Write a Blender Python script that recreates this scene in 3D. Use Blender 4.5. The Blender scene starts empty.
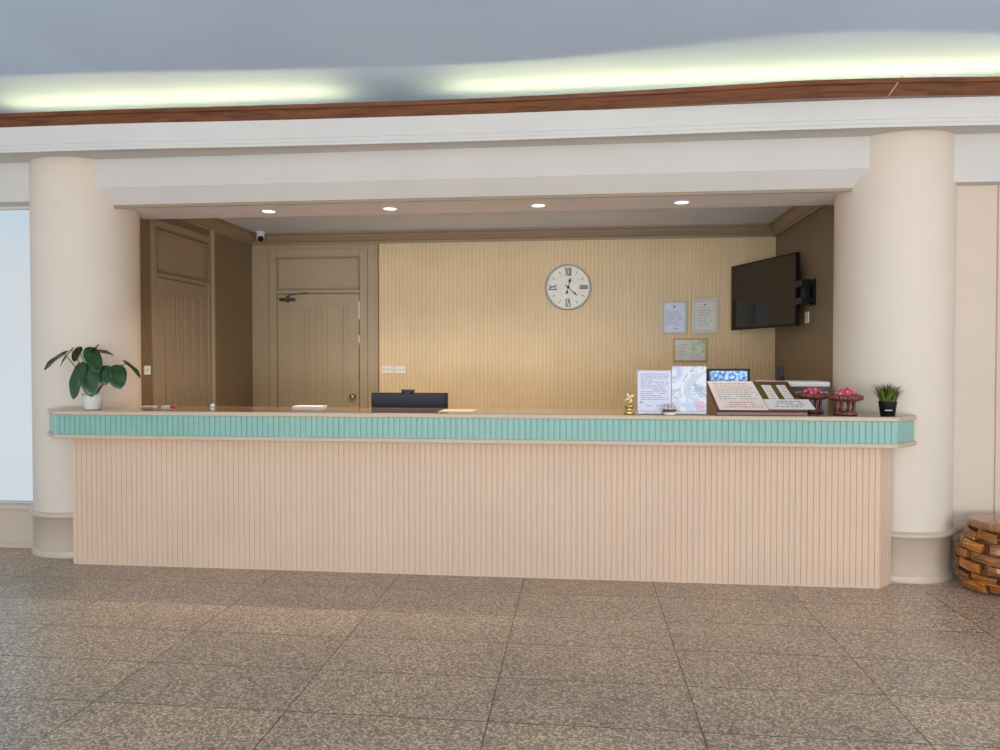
import bpy, bmesh, math, random
from mathutils import Vector, Matrix
random.seed(7)
sc = bpy.context.scene
C = sc.collection
PI = math.pi

# ------------------------------------------------------------------ camera
cam_d = bpy.data.cameras.new('camera')
cam_d.sensor_width = 36.0
cam_d.lens = 747.24 * 36.0 / 1000.0
cam_d.clip_start = 0.05
cam = bpy.data.objects.new('camera', cam_d)
C.objects.link(cam)
cam.location = (0.0, -4.771, 1.4)
cam.rotation_euler = (PI / 2 - 0.01974, 0.0, 0.10582)
sc.camera = cam

# ------------------------------------------------------------------ view, world, daylight
sc.view_settings.view_transform = 'Standard'
sc.view_settings.look = 'None'
sc.view_settings.gamma = 1.0
sc.view_settings.use_curve_mapping = False
sc.view_settings.exposure = 0.0
try:
    sc.cycles.use_denoising = True
    sc.cycles.max_bounces = 10
    sc.cycles.diffuse_bounces = 6
except Exception:
    pass

world = bpy.data.worlds.new('sky')
sc.world = world
world.use_nodes = True
wn = world.node_tree.nodes
wl = world.node_tree.links
wn.clear()
wo = wn.new('ShaderNodeOutputWorld')
bg = wn.new('ShaderNodeBackground')
tc = wn.new('ShaderNodeTexCoord')
sp = wn.new('ShaderNodeSeparateXYZ')
mr = wn.new('ShaderNodeMapRange')
rp = wn.new('ShaderNodeValToRGB')
mr.inputs['From Min'].default_value = -0.25
mr.inputs['From Max'].default_value = 0.35
rp.color_ramp.elements[0].position = 0.0
rp.color_ramp.elements[0].color = (0.62, 0.64, 0.69, 1)
rp.color_ramp.elements[1].position = 1.0
rp.color_ramp.elements[1].color = (0.38, 0.56, 0.70, 1)
e = rp.color_ramp.elements.new(0.55)
e.color = (0.60, 0.62, 0.66, 1)
wl.new(tc.outputs['Generated'], sp.inputs[0])
wl.new(sp.outputs['Z'], mr.inputs['Value'])
wl.new(mr.outputs[0], rp.inputs[0])
wl.new(rp.outputs[0], bg.inputs[0])
bg.inputs[1].default_value = 1.15
wl.new(bg.outputs[0], wo.inputs[0])


def area(name, loc, rot, sx, sy, power, color):
    l = bpy.data.lights.new(name, 'AREA')
    l.shape = 'RECTANGLE'
    l.size = sx
    l.size_y = sy
    l.energy = power
    l.color = color
    o = bpy.data.objects.new(name, l)
    C.objects.link(o)
    o.location = loc
    o.rotation_euler = rot
    return o


# daylight through the open front of the hall, well behind the camera
area('daylight_front', (-1.3, -9.0, 1.6), (PI / 2 + 0.12, 0, 0), 8.0, 3.0, 258.0, (1.0, 0.93, 0.83))
# sunlit paving outside the open front, throwing light up under the ceiling
area('sunlit_forecourt', (0.0, -8.6, 0.02), (PI - 0.5, 0, 0), 14.0, 4.0, 1010.0, (0.77, 0.92, 1.0))
# daylight from the opening at the front right of the hall
area('daylight_right', (4.8, -5.2, 1.5), (PI / 2, 0, math.radians(26)), 1.6, 2.0, 76.0, (1.0, 0.90, 0.82))


# ------------------------------------------------------------------ materials
def lin(c):
    return tuple(((v / 255.0) / 12.92 if v / 255.0 <= 0.04045 else ((v / 255.0 + 0.055) / 1.055) ** 2.4) for v in c)


def mat(name, col, rough=0.6, spec=0.4, metal=0.0, noise=0.04, scale=14.0, emit=None, estr=0.0, coat=0.0, bump=0.0):
    m = bpy.data.materials.new(name)
    m.use_nodes = True
    nt = m.node_tree
    b = nt.nodes['Principled BSDF']
    b.inputs['Roughness'].default_value = rough
    b.inputs['Metallic'].default_value = metal
    b.inputs['Specular IOR Level'].default_value = spec
    b.inputs['Coat Weight'].default_value = coat
    b.inputs['Coat Roughness'].default_value = 0.12
    tx = nt.nodes.new('ShaderNodeTexCoord')
    nz = nt.nodes.new('ShaderNodeTexNoise')
    nz.inputs['Scale'].default_value = scale
    nz.inputs['Detail'].default_value = 3.0
    nt.links.new(tx.outputs['Object'], nz.inputs['Vector'])
    r = nt.nodes.new('ShaderNodeValToRGB')
    lo = tuple(max(0, v * (1 - noise)) for v in col)
    hi = tuple(min(1, v * (1 + noise)) for v in col)
    r.color_ramp.elements[0].position = 0.3
    r.color_ramp.elements[1].position = 0.7
    r.color_ramp.elements[0].color = (*lo, 1)
    r.color_ramp.elements[1].color = (*hi, 1)
    nt.links.new(nz.outputs['Fac'], r.inputs[0])
    nt.links.new(r.outputs[0], b.inputs['Base Color'])
    if bump:
        bp = nt.nodes.new('ShaderNodeBump')
        bp.inputs['Strength'].default_value = bump
        bp.inputs['Distance'].default_value = 0.01
        nt.links.new(nz.outputs['Fac'], bp.inputs['Height'])
        nt.links.new(bp.outputs[0], b.inputs['Normal'])
    if emit:
        b.inputs['Emission Color'].default_value = (*emit, 1)
        b.inputs['Emission Strength'].default_value = estr
    return m


def wood(name, c1, c2, rough=0.35, scale=6.0, stretch=(1, 1, 1), coat=0.3, rnd=0.0):
    m = mat(name, c1, rough, 0.4, coat=coat)
    nt = m.node_tree
    b = nt.nodes['Principled BSDF']
    for n in list(nt.nodes):
        if n.type in ('TEX_NOISE', 'VALTORGB'):
            nt.nodes.remove(n)
    tx = [n for n in nt.nodes if n.type == 'TEX_COORD'][0]
    mp = nt.nodes.new('ShaderNodeMapping')
    mp.inputs['Scale'].default_value = stretch
    nt.links.new(tx.outputs['Object'], mp.inputs['Vector'])
    wv = nt.nodes.new('ShaderNodeTexNoise')
    wv.inputs['Scale'].default_value = scale
    wv.inputs['Detail'].default_value = 5.0
    wv.inputs['Distortion'].default_value = 1.2
    nt.links.new(mp.outputs[0], wv.inputs['Vector'])
    r = nt.nodes.new('ShaderNodeValToRGB')
    r.color_ramp.elements[0].position = 0.35
    r.color_ramp.elements[1].position = 0.68
    r.color_ramp.elements[0].color = (*c2, 1)
    r.color_ramp.elements[1].color = (*c1, 1)
    nt.links.new(wv.outputs['Fac'], r.inputs[0])
    out = r.outputs[0]
    if rnd:
        oi = nt.nodes.new('ShaderNodeObjectInfo')
        hv = nt.nodes.new('ShaderNodeHueSaturation')
        mr_ = nt.nodes.new('ShaderNodeMapRange')
        mr_.inputs['To Min'].default_value = 1 - rnd
        mr_.inputs['To Max'].default_value = 1 + rnd
        nt.links.new(oi.outputs['Random'], mr_.inputs['Value'])
        nt.links.new(mr_.outputs[0], hv.inputs['Value'])
        nt.links.new(out, hv.inputs['Color'])
        out = hv.outputs[0]
    nt.links.new(out, b.inputs['Base Color'])
    return m


M = {}
M['white'] = mat('white_wall_paint', (0.60, 0.575, 0.555), 0.7, 0.3, noise=0.02, scale=3)
M['column'] = mat('cream_column_paint', (0.68, 0.59, 0.505), 0.65, 0.3, noise=0.02, scale=3)
M['ceiling'] = mat('pale_blue_grey_ceiling_paint', (0.58, 0.74, 0.98), 0.6, 0.3, noise=0.04, scale=1.3)
M['niche_ceiling'] = mat('grey_blue_ceiling_paint', (0.72, 0.80, 0.97), 0.6, 0.3, noise=0.04, scale=2)
M['soffit'] = mat('cream_soffit_paint', (0.74, 0.74, 0.80), 0.6, 0.3, noise=0.02, scale=3)
M['counter'] = mat('beige_counter_paint', (0.655, 0.475, 0.355), 0.45, 0.4, noise=0.03, scale=2)
M['trim'] = mat('light_beige_trim', (0.52, 0.415, 0.315), 0.4, 0.4, noise=0.03)
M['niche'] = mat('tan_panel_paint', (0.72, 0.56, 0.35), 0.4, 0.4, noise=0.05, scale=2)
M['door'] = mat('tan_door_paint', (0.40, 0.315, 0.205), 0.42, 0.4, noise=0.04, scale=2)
M['niche_side'] = mat('shaded_tan_panel_paint', (0.20, 0.145, 0.083), 0.4, 0.4, noise=0.05, scale=2)  # panel paint darkened: the shade of the side walls is in the colour
M['side_door'] = mat('brown_trim_and_shaded_door_paint', (0.30, 0.225, 0.15), 0.42, 0.4, noise=0.04, scale=2)  # door paint darkened for the shaded side wall; also plain brown trim
M['edge'] = mat('brown_edge_and_gap_shade', (0.20, 0.125, 0.065), 0.5, 0.3)  # brown of the wall edge; also paints shade into the door and panel gaps
M['skirt'] = mat('beige_skirting_paint', (0.56, 0.45, 0.36), 0.3, 0.5, noise=0.03, scale=2)
M['pinkwall'] = mat('pale_pink_wall_paint', (0.62, 0.51, 0.42), 0.65, 0.3, noise=0.02, scale=2)
M['teal'] = mat('teal_gloss_paint', (0.225, 0.42, 0.365), 0.35, 0.45, noise=0.03)
M['laminate'] = wood('brown_laminate', lin((150, 118, 92)), lin((128, 98, 74)), 0.12, 5, (1, 6, 6), 0.5)
M['dark_wood'] = wood('reddish_brown_varnished_wood', lin((120, 68, 26)), lin((84, 42, 14)), 0.3, 5, (0.6, 6, 6), 0.4)
M['case_wood'] = wood('dark_red_brown_wood', lin((112, 58, 36)), lin((70, 34, 22)), 0.35, 8, (1, 6, 6), 0.3)
M['tray_wood'] = wood('carved_red_brown_wood', lin((136, 76, 68)), lin((76, 38, 36)), 0.4, 30, (1, 1, 1), 0.3)
M['stool'] = wood('golden_brown_varnished_wood', lin((184, 118, 52)), lin((118, 66, 24)), 0.25, 9, (1, 1, 5), 0.6, 0.35)
M['stool_top'] = wood('brown_varnished_stool_top', lin((176, 128, 88)), lin((142, 92, 56)), 0.25, 7, (4, 1, 1), 0.5)
M['black'] = mat('black_plastic', (0.008, 0.008, 0.009), 0.4, 0.25)
M['screen'] = mat('black_glossy_screen', (0.016, 0.012, 0.010), 0.12, 0.5)
M['navy'] = mat('dark_navy_plastic', (0.012, 0.016, 0.032), 0.45, 0.3)
M['plastic'] = mat('white_plastic', (0.80, 0.79, 0.76), 0.35, 0.5)
M['chrome'] = mat('satin_metal', (0.55, 0.55, 0.55), 0.25, 0.5, metal=1.0)
M['iron'] = mat('dark_bronze_metal', (0.10, 0.09, 0.075), 0.4, 0.5, metal=0.7)
M['rim'] = mat('silver_grey_rim', (0.42, 0.41, 0.40), 0.3, 0.5, metal=0.6)
M['clock_face'] = mat('cream_clock_face', (0.80, 0.81, 0.76), 0.4, 0.4, noise=0.05, scale=20)
M['ink'] = mat('dark_grey_ink', (0.06, 0.06, 0.07), 0.6, 0.2)
M['ink_soft'] = mat('soft_blue_grey_ink', (0.30, 0.30, 0.48), 0.6, 0.2)
M['ink_red'] = mat('soft_red_ink', (0.50, 0.22, 0.22), 0.6, 0.2)
M['ink_grey'] = mat('soft_grey_ink', (0.20, 0.19, 0.20), 0.6, 0.2)
M['paper'] = mat('white_paper', (0.74, 0.71, 0.70), 0.7, 0.2, noise=0.01)
M['paper_pink'] = mat('warm_white_paper', (0.78, 0.71, 0.70), 0.6, 0.2, noise=0.01)
M['paper_blue'] = mat('cool_white_paper', (0.64, 0.64, 0.77), 0.5, 0.3, noise=0.01)
M['paper_cream'] = mat('cream_paper', (0.74, 0.60, 0.44), 0.5, 0.3, noise=0.02)
M['cert'] = mat('grey_white_certificate_paper', (0.66, 0.69, 0.68), 0.4, 0.4, noise=0.03)
M['cert_blue'] = mat('pale_blue_certificate_paper', (0.66, 0.74, 0.92), 0.4, 0.4, noise=0.03)
M['frame_grey'] = mat('silver_grey_frame', (0.54, 0.53, 0.49), 0.35, 0.4)
M['frame_white'] = mat('off_white_frame', (0.62, 0.61, 0.56), 0.35, 0.4)
M['gold_frame'] = mat('gold_frame', (0.40, 0.28, 0.09), 0.35, 0.5, metal=0.5)
M['gold'] = mat('polished_gold', (0.72, 0.50, 0.16), 0.25, 0.5, metal=0.9)
M['pale_gold'] = mat('pale_gold', (0.86, 0.74, 0.42), 0.3, 0.5, metal=0.6)
M['acrylic'] = mat('frosted_clear_acrylic', (0.62, 0.60, 0.64), 0.15, 0.5)
M['acrylic'].node_tree.nodes['Principled BSDF'].inputs['Transmission Weight'].default_value = 0.6
M['felt'] = mat('olive_green_felt', lin((92, 84, 44)), 0.9, 0.1, noise=0.15, scale=60)
M['leaf'] = mat('dark_green_leaf', lin((34, 66, 28)), 0.3, 0.5, noise=0.35, scale=18)
M['stem'] = mat('reddish_green_stem', lin((92, 82, 52)), 0.5, 0.3)
M['ceramic'] = mat('white_ceramic', (0.70, 0.69, 0.66), 0.25, 0.5)
M['soil'] = mat('dark_potting_soil', (0.03, 0.02, 0.015), 0.95, 0.1, noise=0.4, scale=60)
M['grass'] = mat('grass_green', lin((76, 92, 36)), 0.5, 0.3, noise=0.45, scale=26)
M['grass_pale'] = mat('yellow_green_blade', lin((150, 152, 74)), 0.5, 0.3, noise=0.3, scale=26)
M['print_pink'] = mat('pale_pink_print', (0.66, 0.46, 0.58), 0.4, 0.3, noise=0.15, scale=30)
M['flower'] = mat('pink_flower', lin((206, 88, 108)), 0.6, 0.2, noise=0.25, scale=60)
M['flower_red'] = mat('red_flower', lin((196, 58, 82)), 0.6, 0.2, noise=0.2, scale=60)
M['flower_pale'] = mat('pale_pink_flower', lin((222, 150, 164)), 0.6, 0.2, noise=0.1)
M['lamp_on'] = mat('lit_lamp_lens', (0.9, 0.9, 0.85), 0.4, 0.3, emit=(1.0, 0.97, 0.88), estr=3.0)
M['printer'] = mat('grey_plastic_casing', (0.34, 0.33, 0.31), 0.45, 0.4)
M['printer_lid'] = mat('pale_grey_plastic_lid', (0.66, 0.66, 0.64), 0.35, 0.5)
M['printer_dark'] = mat('charcoal_plastic_band', (0.05, 0.055, 0.06), 0.3, 0.5)
M['desk'] = wood('pale_desk_board', lin((170, 140, 108)), lin((150, 120, 90)), 0.4, 4, (1, 6, 6), 0.1)
M['blue'] = mat('blue_plastic', (0.10, 0.16, 0.45), 0.4, 0.4)
M['red'] = mat('red_plastic', (0.55, 0.08, 0.09), 0.4, 0.4)
M['pottery'] = mat('cream_glazed_pottery', (0.80, 0.68, 0.62), 0.3, 0.5)
M['pottery_brown'] = mat('dark_brown_glaze', (0.10, 0.06, 0.05), 0.3, 0.5)

# granite floor tiles
m = bpy.data.materials.new('brown_granite_tiles')
m.use_nodes = True
nt = m.node_tree
b = nt.nodes['Principled BSDF']
L = nt.links.new
N = nt.nodes.new
tx = N('ShaderNodeTexCoord')
mp = N('ShaderNodeMapping')
mp.inputs['Location'].default_value = (0.35, 1.52, 0)
L(tx.outputs['Object'], mp.inputs['Vector'])
br = N('ShaderNodeTexBrick')
br.offset = 0.0
br.squash = 1.0
br.inputs['Scale'].default_value = 1.0
br.inputs['Brick Width'].default_value = 0.813
br.inputs['Row Height'].default_value = 0.403
br.inputs['Mortar Size'].default_value = 0.0030
br.inputs['Mortar Smooth'].default_value = 0.2
br.inputs['Bias'].default_value = 0.0
br.inputs['Color1'].default_value = (0.90, 0.90, 0.90, 1)
br.inputs['Color2'].default_value = (1.08, 1.05, 1.0, 1)
br.inputs['Mortar'].default_value = (0.20, 0.18, 0.17, 1)
L(mp.outputs[0], br.inputs['Vector'])
vo = N('ShaderNodeTexVoronoi')
vo.inputs['Scale'].default_value = 120.0
L(tx.outputs['Object'], vo.inputs['Vector'])
sx = N('ShaderNodeSeparateColor')
L(vo.outputs['Color'], sx.inputs[0])
n1 = N('ShaderNodeTexNoise')
n1.inputs['Scale'].default_value = 80.0
n1.inputs['Detail'].default_value = 4.0
L(tx.outputs['Object'], n1.inputs['Vector'])
ad = N('ShaderNodeMath')
ad.operation = 'MULTIPLY_ADD'
ad.inputs[1].default_value = 0.55
L(sx.outputs[0], ad.inputs[0])
ad2 = N('ShaderNodeMath')
ad2.operation = 'MULTIPLY'
ad2.inputs[1].default_value = 0.5
L(n1.outputs['Fac'], ad2.inputs[0])
L(ad2.outputs[0], ad.inputs[2])
rg = N('ShaderNodeValToRGB')
rg.color_ramp.elements[0].position = 0.22
rg.color_ramp.elements[0].color = (*lin((128, 110, 96)), 1)
rg.color_ramp.elements[1].position = 0.78
rg.color_ramp.elements[1].color = (*lin((228, 207, 186)), 1)
q = rg.color_ramp.elements.new(0.5)
q.color = (*lin((166, 144, 125)), 1)
L(ad.outputs[0], rg.inputs[0])
n2 = N('ShaderNodeTexNoise')
n2.inputs['Scale'].default_value = 1.6
n2.inputs['Detail'].default_value = 2.0
L(tx.outputs['Object'], n2.inputs['Vector'])
r2 = N('ShaderNodeValToRGB')
r2.color_ramp.elements[0].position = 0.3
r2.color_ramp.elements[0].color = (0.86, 0.84, 0.82, 1)
r2.color_ramp.elements[1].position = 0.7
r2.color_ramp.elements[1].color = (1.06, 1.02, 0.95, 1)
L(n2.outputs['Fac'], r2.inputs[0])
mx = N('ShaderNodeMix')
mx.data_type = 'RGBA'
mx.blend_type = 'MULTIPLY'
mx.inputs[0].default_value = 1.0
L(rg.outputs[0], mx.inputs[6])
L(br.outputs['Color'], mx.inputs[7])
mx2 = N('ShaderNodeMix')
mx2.data_type = 'RGBA'
mx2.blend_type = 'MULTIPLY'
mx2.inputs[0].default_value = 1.0
L(mx.outputs[2], mx2.inputs[6])
L(r2.outputs[0], mx2.inputs[7])
L(mx2.outputs[2], b.inputs['Base Color'])
b.inputs['Roughness'].default_value = 0.28
b.inputs['Specular IOR Level'].default_value = 0.45
M['floor'] = m

# clear window glass
m = bpy.data.materials.new('clear_window_glass')
m.use_nodes = True
nt = m.node_tree
nt.nodes.remove(nt.nodes['Principled BSDF'])
tr = nt.nodes.new('ShaderNodeBsdfTransparent')
tr.inputs[0].default_value = (0.96, 0.98, 0.98, 1)
gl = nt.nodes.new('ShaderNodeBsdfGlossy')
gl.inputs['Roughness'].default_value = 0.02
ms = nt.nodes.new('ShaderNodeMixShader')
ms.inputs[0].default_value = 0.03
nt.links.new(tr.outputs[0], ms.inputs[1])
nt.links.new(gl.outputs[0], ms.inputs[2])
nt.links.new(ms.outputs[0], nt.nodes['Material Output'].inputs[0])
M['glass'] = m


def swirl(name, stops, scale, distort, emit=0.0):
    m = mat(name, (0.5, 0.5, 0.5), 0.3, 0.4)
    nt = m.node_tree
    b = nt.nodes['Principled BSDF']
    nz = [n for n in nt.nodes if n.type == 'TEX_NOISE'][0]
    nz.inputs['Scale'].default_value = scale
    nz.inputs['Distortion'].default_value = distort
    r = [n for n in nt.nodes if n.type == 'VALTORGB'][0]
    els = r.color_ramp.elements
    while len(els) > 1:
        els.remove(els[-1])
    els[0].position = stops[0][0]
    els[0].color = (*stops[0][1], 1)
    for p, c in stops[1:]:
        k = els.new(p)
        k.color = (*c, 1)
    if emit:
        nt.links.new(r.outputs[0], b.inputs['Emission Color'])
        b.inputs['Emission Strength'].default_value = emit
    return m


M['marble'] = swirl('blue_and_white_marbled_print',
                    [(0.30, (0.70, 0.71, 0.76)), (0.41, (0.68, 0.70, 0.76)), (0.45, (0.34, 0.44, 0.58)), (0.48, (0.66, 0.70, 0.78)), (0.52, (0.45, 0.54, 0.66)),
                     (0.56, (0.50, 0.54, 0.74)), (0.66, (0.34, 0.38, 0.66)), (0.75, (0.58, 0.48, 0.66))], 6.0, 1.6)
M['display'] = swirl('lit_blue_display',
                     [(0.35, (0.03, 0.08, 0.20)), (0.46, (0.10, 0.28, 0.60)), (0.55, (0.28, 0.50, 0.85)), (0.66, (0.75, 0.85, 0.95))], 42.0, 0.4, 0.25)
M['photo_green'] = swirl('pale_green_print', [(0.35, (0.30, 0.45, 0.28)), (0.6, (0.62, 0.72, 0.58))], 16.0, 0.5)


# ------------------------------------------------------------------ mesh helpers
class MB:
    def __init__(self):
        self.v = []
        self.f = []
        self.m = []
        self.s = []

    def add(self, vs, fs, mi=0, smooth=False):
        n = len(self.v)
        self.v += [tuple(p) for p in vs]
        for f in fs:
            self.f.append([i + n for i in f])
            self.m.append(mi)
            self.s.append(smooth)
        return self

    def box(self, x0, x1, y0, y1, z0, z1, mi=0, mtx=None):
        vs = [Vector((x, y, z)) for z in (z0, z1) for y in (y0, y1) for x in (x0, x1)]
        if mtx is not None:
            vs = [mtx @ p for p in vs]
        return self.add(vs, [(0, 2, 3, 1), (4, 5, 7, 6), (0, 1, 5, 4), (2, 6, 7, 3), (0, 4, 6, 2), (1, 3, 7, 5)], mi)

    def prism(self, poly, z0, z1, mi=0, mtx=None):
        """poly: list of (x, y), counter-clockwise, extruded in z"""
        n = len(poly)
        vs = [Vector((x, y, z0)) for x, y in poly] + [Vector((x, y, z1)) for x, y in poly]
        if mtx is not None:
            vs = [mtx @ p for p in vs]
        fs = [tuple(reversed(range(n))), tuple(range(n, 2 * n))]
        fs += [(i, (i + 1) % n, n + (i + 1) % n, n + i) for i in range(n)]
        return self.add(vs, fs, mi)

    def lathe(self, prof, c=(0, 0, 0), n=40, mi=0, mtx=None, a0=0.0, a1=2 * PI, cap=True, sy=1.0):
        full = abs(a1 - a0 - 2 * PI) < 1e-6
        k = n if full else n + 1
        vs = []
        for r, z in prof:
            for i in range(k):
                a = a0 + (a1 - a0) * i / n
                p = Vector((r * math.cos(a), sy * r * math.sin(a), z))
                if mtx is not None:
                    p = mtx @ p
                vs.append((p[0] + c[0], p[1] + c[1], p[2] + c[2]))
        fs = []
        for j in range(len(prof) - 1):
            for i in range(n):
                i2 = (i + 1) % k
                fs.append((j * k + i, j * k + i2, (j + 1) * k + i2, (j + 1) * k + i))
        self.add(vs, fs, mi, True)
        if cap and full:
            b0 = len(self.v) - len(vs)
            if prof[0][0] > 1e-5:
                self.f.append([b0 + i for i in reversed(range(k))]); self.m.append(mi); self.s.append(False)
            if prof[-1][0] > 1e-5:
                o = b0 + (len(prof) - 1) * k
                self.f.append([o + i for i in range(k)]); self.m.append(mi); self.s.append(False)
        return self

    def tube(self, pts, r, n=10, mi=0):
        pts = [Vector(p) for p in pts]
        rs = r if isinstance(r, (list, tuple)) else [r] * len(pts)
        vs = []
        up = Vector((0.123, 0.21, 1)).normalized()
        for i, p in enumerate(pts):
            d = (pts[min(i + 1, len(pts) - 1)] - pts[max(i - 1, 0)]).normalized()
            a = d.cross(up)
            if a.length < 1e-3:
                a = d.cross(Vector((1, 0, 0)))
            a.normalize()
            bb = d.cross(a).normalized()
            for k in range(n):
                t = 2 * PI * k / n
                vs.append(p + (a * math.cos(t) + bb * math.sin(t)) * rs[i])
        fs = []
        for j in range(len(pts) - 1):
            for i in range(n):
                fs.append((j * n + i, j * n + (i + 1) % n, (j + 1) * n + (i + 1) % n, (j + 1) * n + i))
        self.add(vs, fs, mi, True)
        b0 = len(self.v) - len(vs)
        self.f.append([b0 + i for i in range(n)]); self.m.append(mi); self.s.append(False)
        o = b0 + (len(pts) - 1) * n
        self.f.append([o + i for i in reversed(range(n))]); self.m.append(mi); self.s.append(False)
        return self

    def ball(self, c, r, n=12, mi=0, sz=1.0):
        k = max(4, n // 2)
        prof = [(r * math.sin(PI * i / k), -r * sz * math.cos(PI * i / k)) for i in range(k + 1)]
        prof[0] = (1e-6, -r * sz)
        prof[-1] = (1e-6, r * sz)
        return self.lathe(prof, c, n, mi, cap=False)

    def sweep(self, prof, path, mi=0):
        """prof: closed list of (out, z) ; path: list of (x, y, nx, ny) outwards normal"""
        n = len(prof)
        vs = [(x + nx * o, y + ny * o, z) for x, y, nx, ny in path for o, z in prof]
        fs = []
        for j in range(len(path) - 1):
            for i in range(n):
                i2 = (i + 1) % n
                fs.append((j * n + i, (j + 1) * n + i, (j + 1) * n + i2, j * n + i2))
        fs.append(tuple(range(n)))
        fs.append(tuple(reversed(range((len(path) - 1) * n, len(path) * n))))
        return self.add(vs, fs, mi)

    def build(self, name, mats, parent=None, bevel=0.0, segs=2, recalc=True):
        me = bpy.data.meshes.new(name)
        me.from_pydata(self.v, [], self.f)
        if not isinstance(mats, (list, tuple)):
            mats = [mats]
        for q in mats:
            me.materials.append(q)
        me.polygons.foreach_set('material_index', self.m)
        me.polygons.foreach_set('use_smooth', self.s)
        me.update()
        if recalc:
            bm = bmesh.new()
            bm.from_mesh(me)
            bmesh.ops.recalc_face_normals(bm, faces=bm.faces[:])
            bm.to_mesh(me)
            bm.free()
        o = bpy.data.objects.new(name, me)
        C.objects.link(o)
        if parent is not None:
            o.parent = parent
        if bevel:
            md = o.modifiers.new('bevel', 'BEVEL')
            md.width = bevel
            md.segments = segs
            md.limit_method = 'ANGLE'
            md.angle_limit = math.radians(40)
        return o


def tag(o, label, cat, group=None):
    o['label'] = label
    o['category'] = cat
    if group:
        o['group'] = group
    return o


def thing(name, label, cat, loc=(0, 0, 0), rz=0.0, group=None):
    o = bpy.data.objects.new(name, None)
    o.empty_display_size = 0.05
    C.objects.link(o)
    o.location = loc
    o.rotation_euler = (0, 0, rz)
    return tag(o, label, cat, group)


def struct(o, label, cat):
    o['kind'] = 'structure'
    o['label'] = label
    o['category'] = cat
    return o


def sroot(name, label, cat, loc=(0, 0, 0), rz=0.0):
    o = bpy.data.objects.new(name, None)
    o.empty_display_size = 0.05
    C.objects.link(o)
    o.location = loc
    o.rotation_euler = (0, 0, rz)
    return struct(o, label, cat)


def copy_tree(o, parent=None):
    c = o.copy()
    C.objects.link(c)
    if parent is not None:
        c.parent = parent
    for ch in list(o.children):
        copy_tree(ch, c)
    return c


def ribs(p0, p1, pitch, groove, depth, bev=0.003):
    """plan points of a fluted face from p0 to p1 (outside is on the right-hand side when walking p0 -> p1)"""
    p0 = Vector(p0)
    p1 = Vector(p1)
    d = (p1 - p0)
    ln = d.length
    d.normalize()
    inn = Vector((-d.y, d.x))
    n = max(1, round(ln / pitch))
    w = ln / n
    pts = []
    for i in range(n):
        a = i * w
        for s, q in ((groove / 2, depth), (groove / 2 + bev, 0.0), (w - groove / 2 - bev, 0.0), (w - groove / 2, depth)):
            r = p0 + d * (a + s) + inn * q
            pts.append((r.x, r.y))
    return pts


# ------------------------------------------------------------------ the setting
# floor
b_ = MB()
b_.box(-8, 8, -9, 0.45, -0.12, 0.0)
b_.box(-3.9, 2.3, 0.45, 3.0, -0.12, 0.0)
struct(b_.build('floor', M['floor']), 'brown speckled granite tile floor', 'floor')

# main ceiling over the hall
struct(MB().box(-8, 8, -6.2, 0.62, 3.20, 3.32).build('ceiling', M['ceiling']), 'pale blue grey ceiling above the hall', 'ceiling')

COLS = ((-3.685, 0.505, 'left'), (2.09, 0.51, 'right'))
CR = 0.362
for cx, cy, side in COLS:
    root = sroot('column_' + side, 'round cream column at the %s end of the counter' % side, 'column', (cx, cy, 0))
    MB().lathe([(CR, 0.31), (CR, 2.86)], n=96, cap=False).build('shaft', M['column'], root)
    s_ = MB()
    s_.lathe([(CR + 0.004, 0.045), (CR + 0.004, 0.275), (CR + 0.012, 0.278), (CR + 0.026, 0.288), (CR + 0.028, 0.298), (CR + 0.02, 0.309), (CR + 0.006, 0.316), (CR, 0.32)], n=96, cap=False)
    s_.lathe([(CR + 0.014, 0.0), (CR + 0.014, 0.038), (CR + 0.010, 0.045), (CR + 0.003, 0.046)], n=96, cap=False)
    sk = s_.build('skirting', M['skirt'], root)
    sk['label'] = 'beige moulded skirting round the column foot'

# flank walls beside the columns
# left: window over a wainscot
b_ = MB()
b_.box(-8, -3.8, 0.38, 0.50, 0.0, 0.30)
b_.box(-8, -3.8, 0.27, 0.50, 2.55, 2.86)
b_.box(-8, -6.6, 0.38, 0.50, 0.30, 2.55)
b_.box(-4.0, -3.62, 0.42, 0.50, 0.30, 2.55)
struct(b_.build('wall_left', M['white']), 'white wall left of the left column', 'wall')
b_ = MB()
b_.box(-8, -3.8, 0.368, 0.384, 0.0, 0.29)
b_.box(-8, -3.8, 0.356, 0.384, 0.0, 0.04)
b_.box(-8, -3.8, 0.342, 0.50, 0.29, 0.325)
struct(b_.build('baseboard_left', M['skirt'], bevel=0.005), 'beige panelled skirting under the left window', 'baseboard')
wr = sroot('window_1', 'tall bright window left of the left column', 'window')
MB().box(-6.6, -3.95, 0.44, 0.446, 0.325, 2.55).build('pane', M['glass'], wr)
b_ = MB()
b_.box(-6.6, -3.95, 0.425, 0.46, 2.53, 2.55)
b_.box(-6.6, -3.95, 0.425, 0.46, 0.325, 0.335)
b_.build('window_frame', M['white'], wr)

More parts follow.
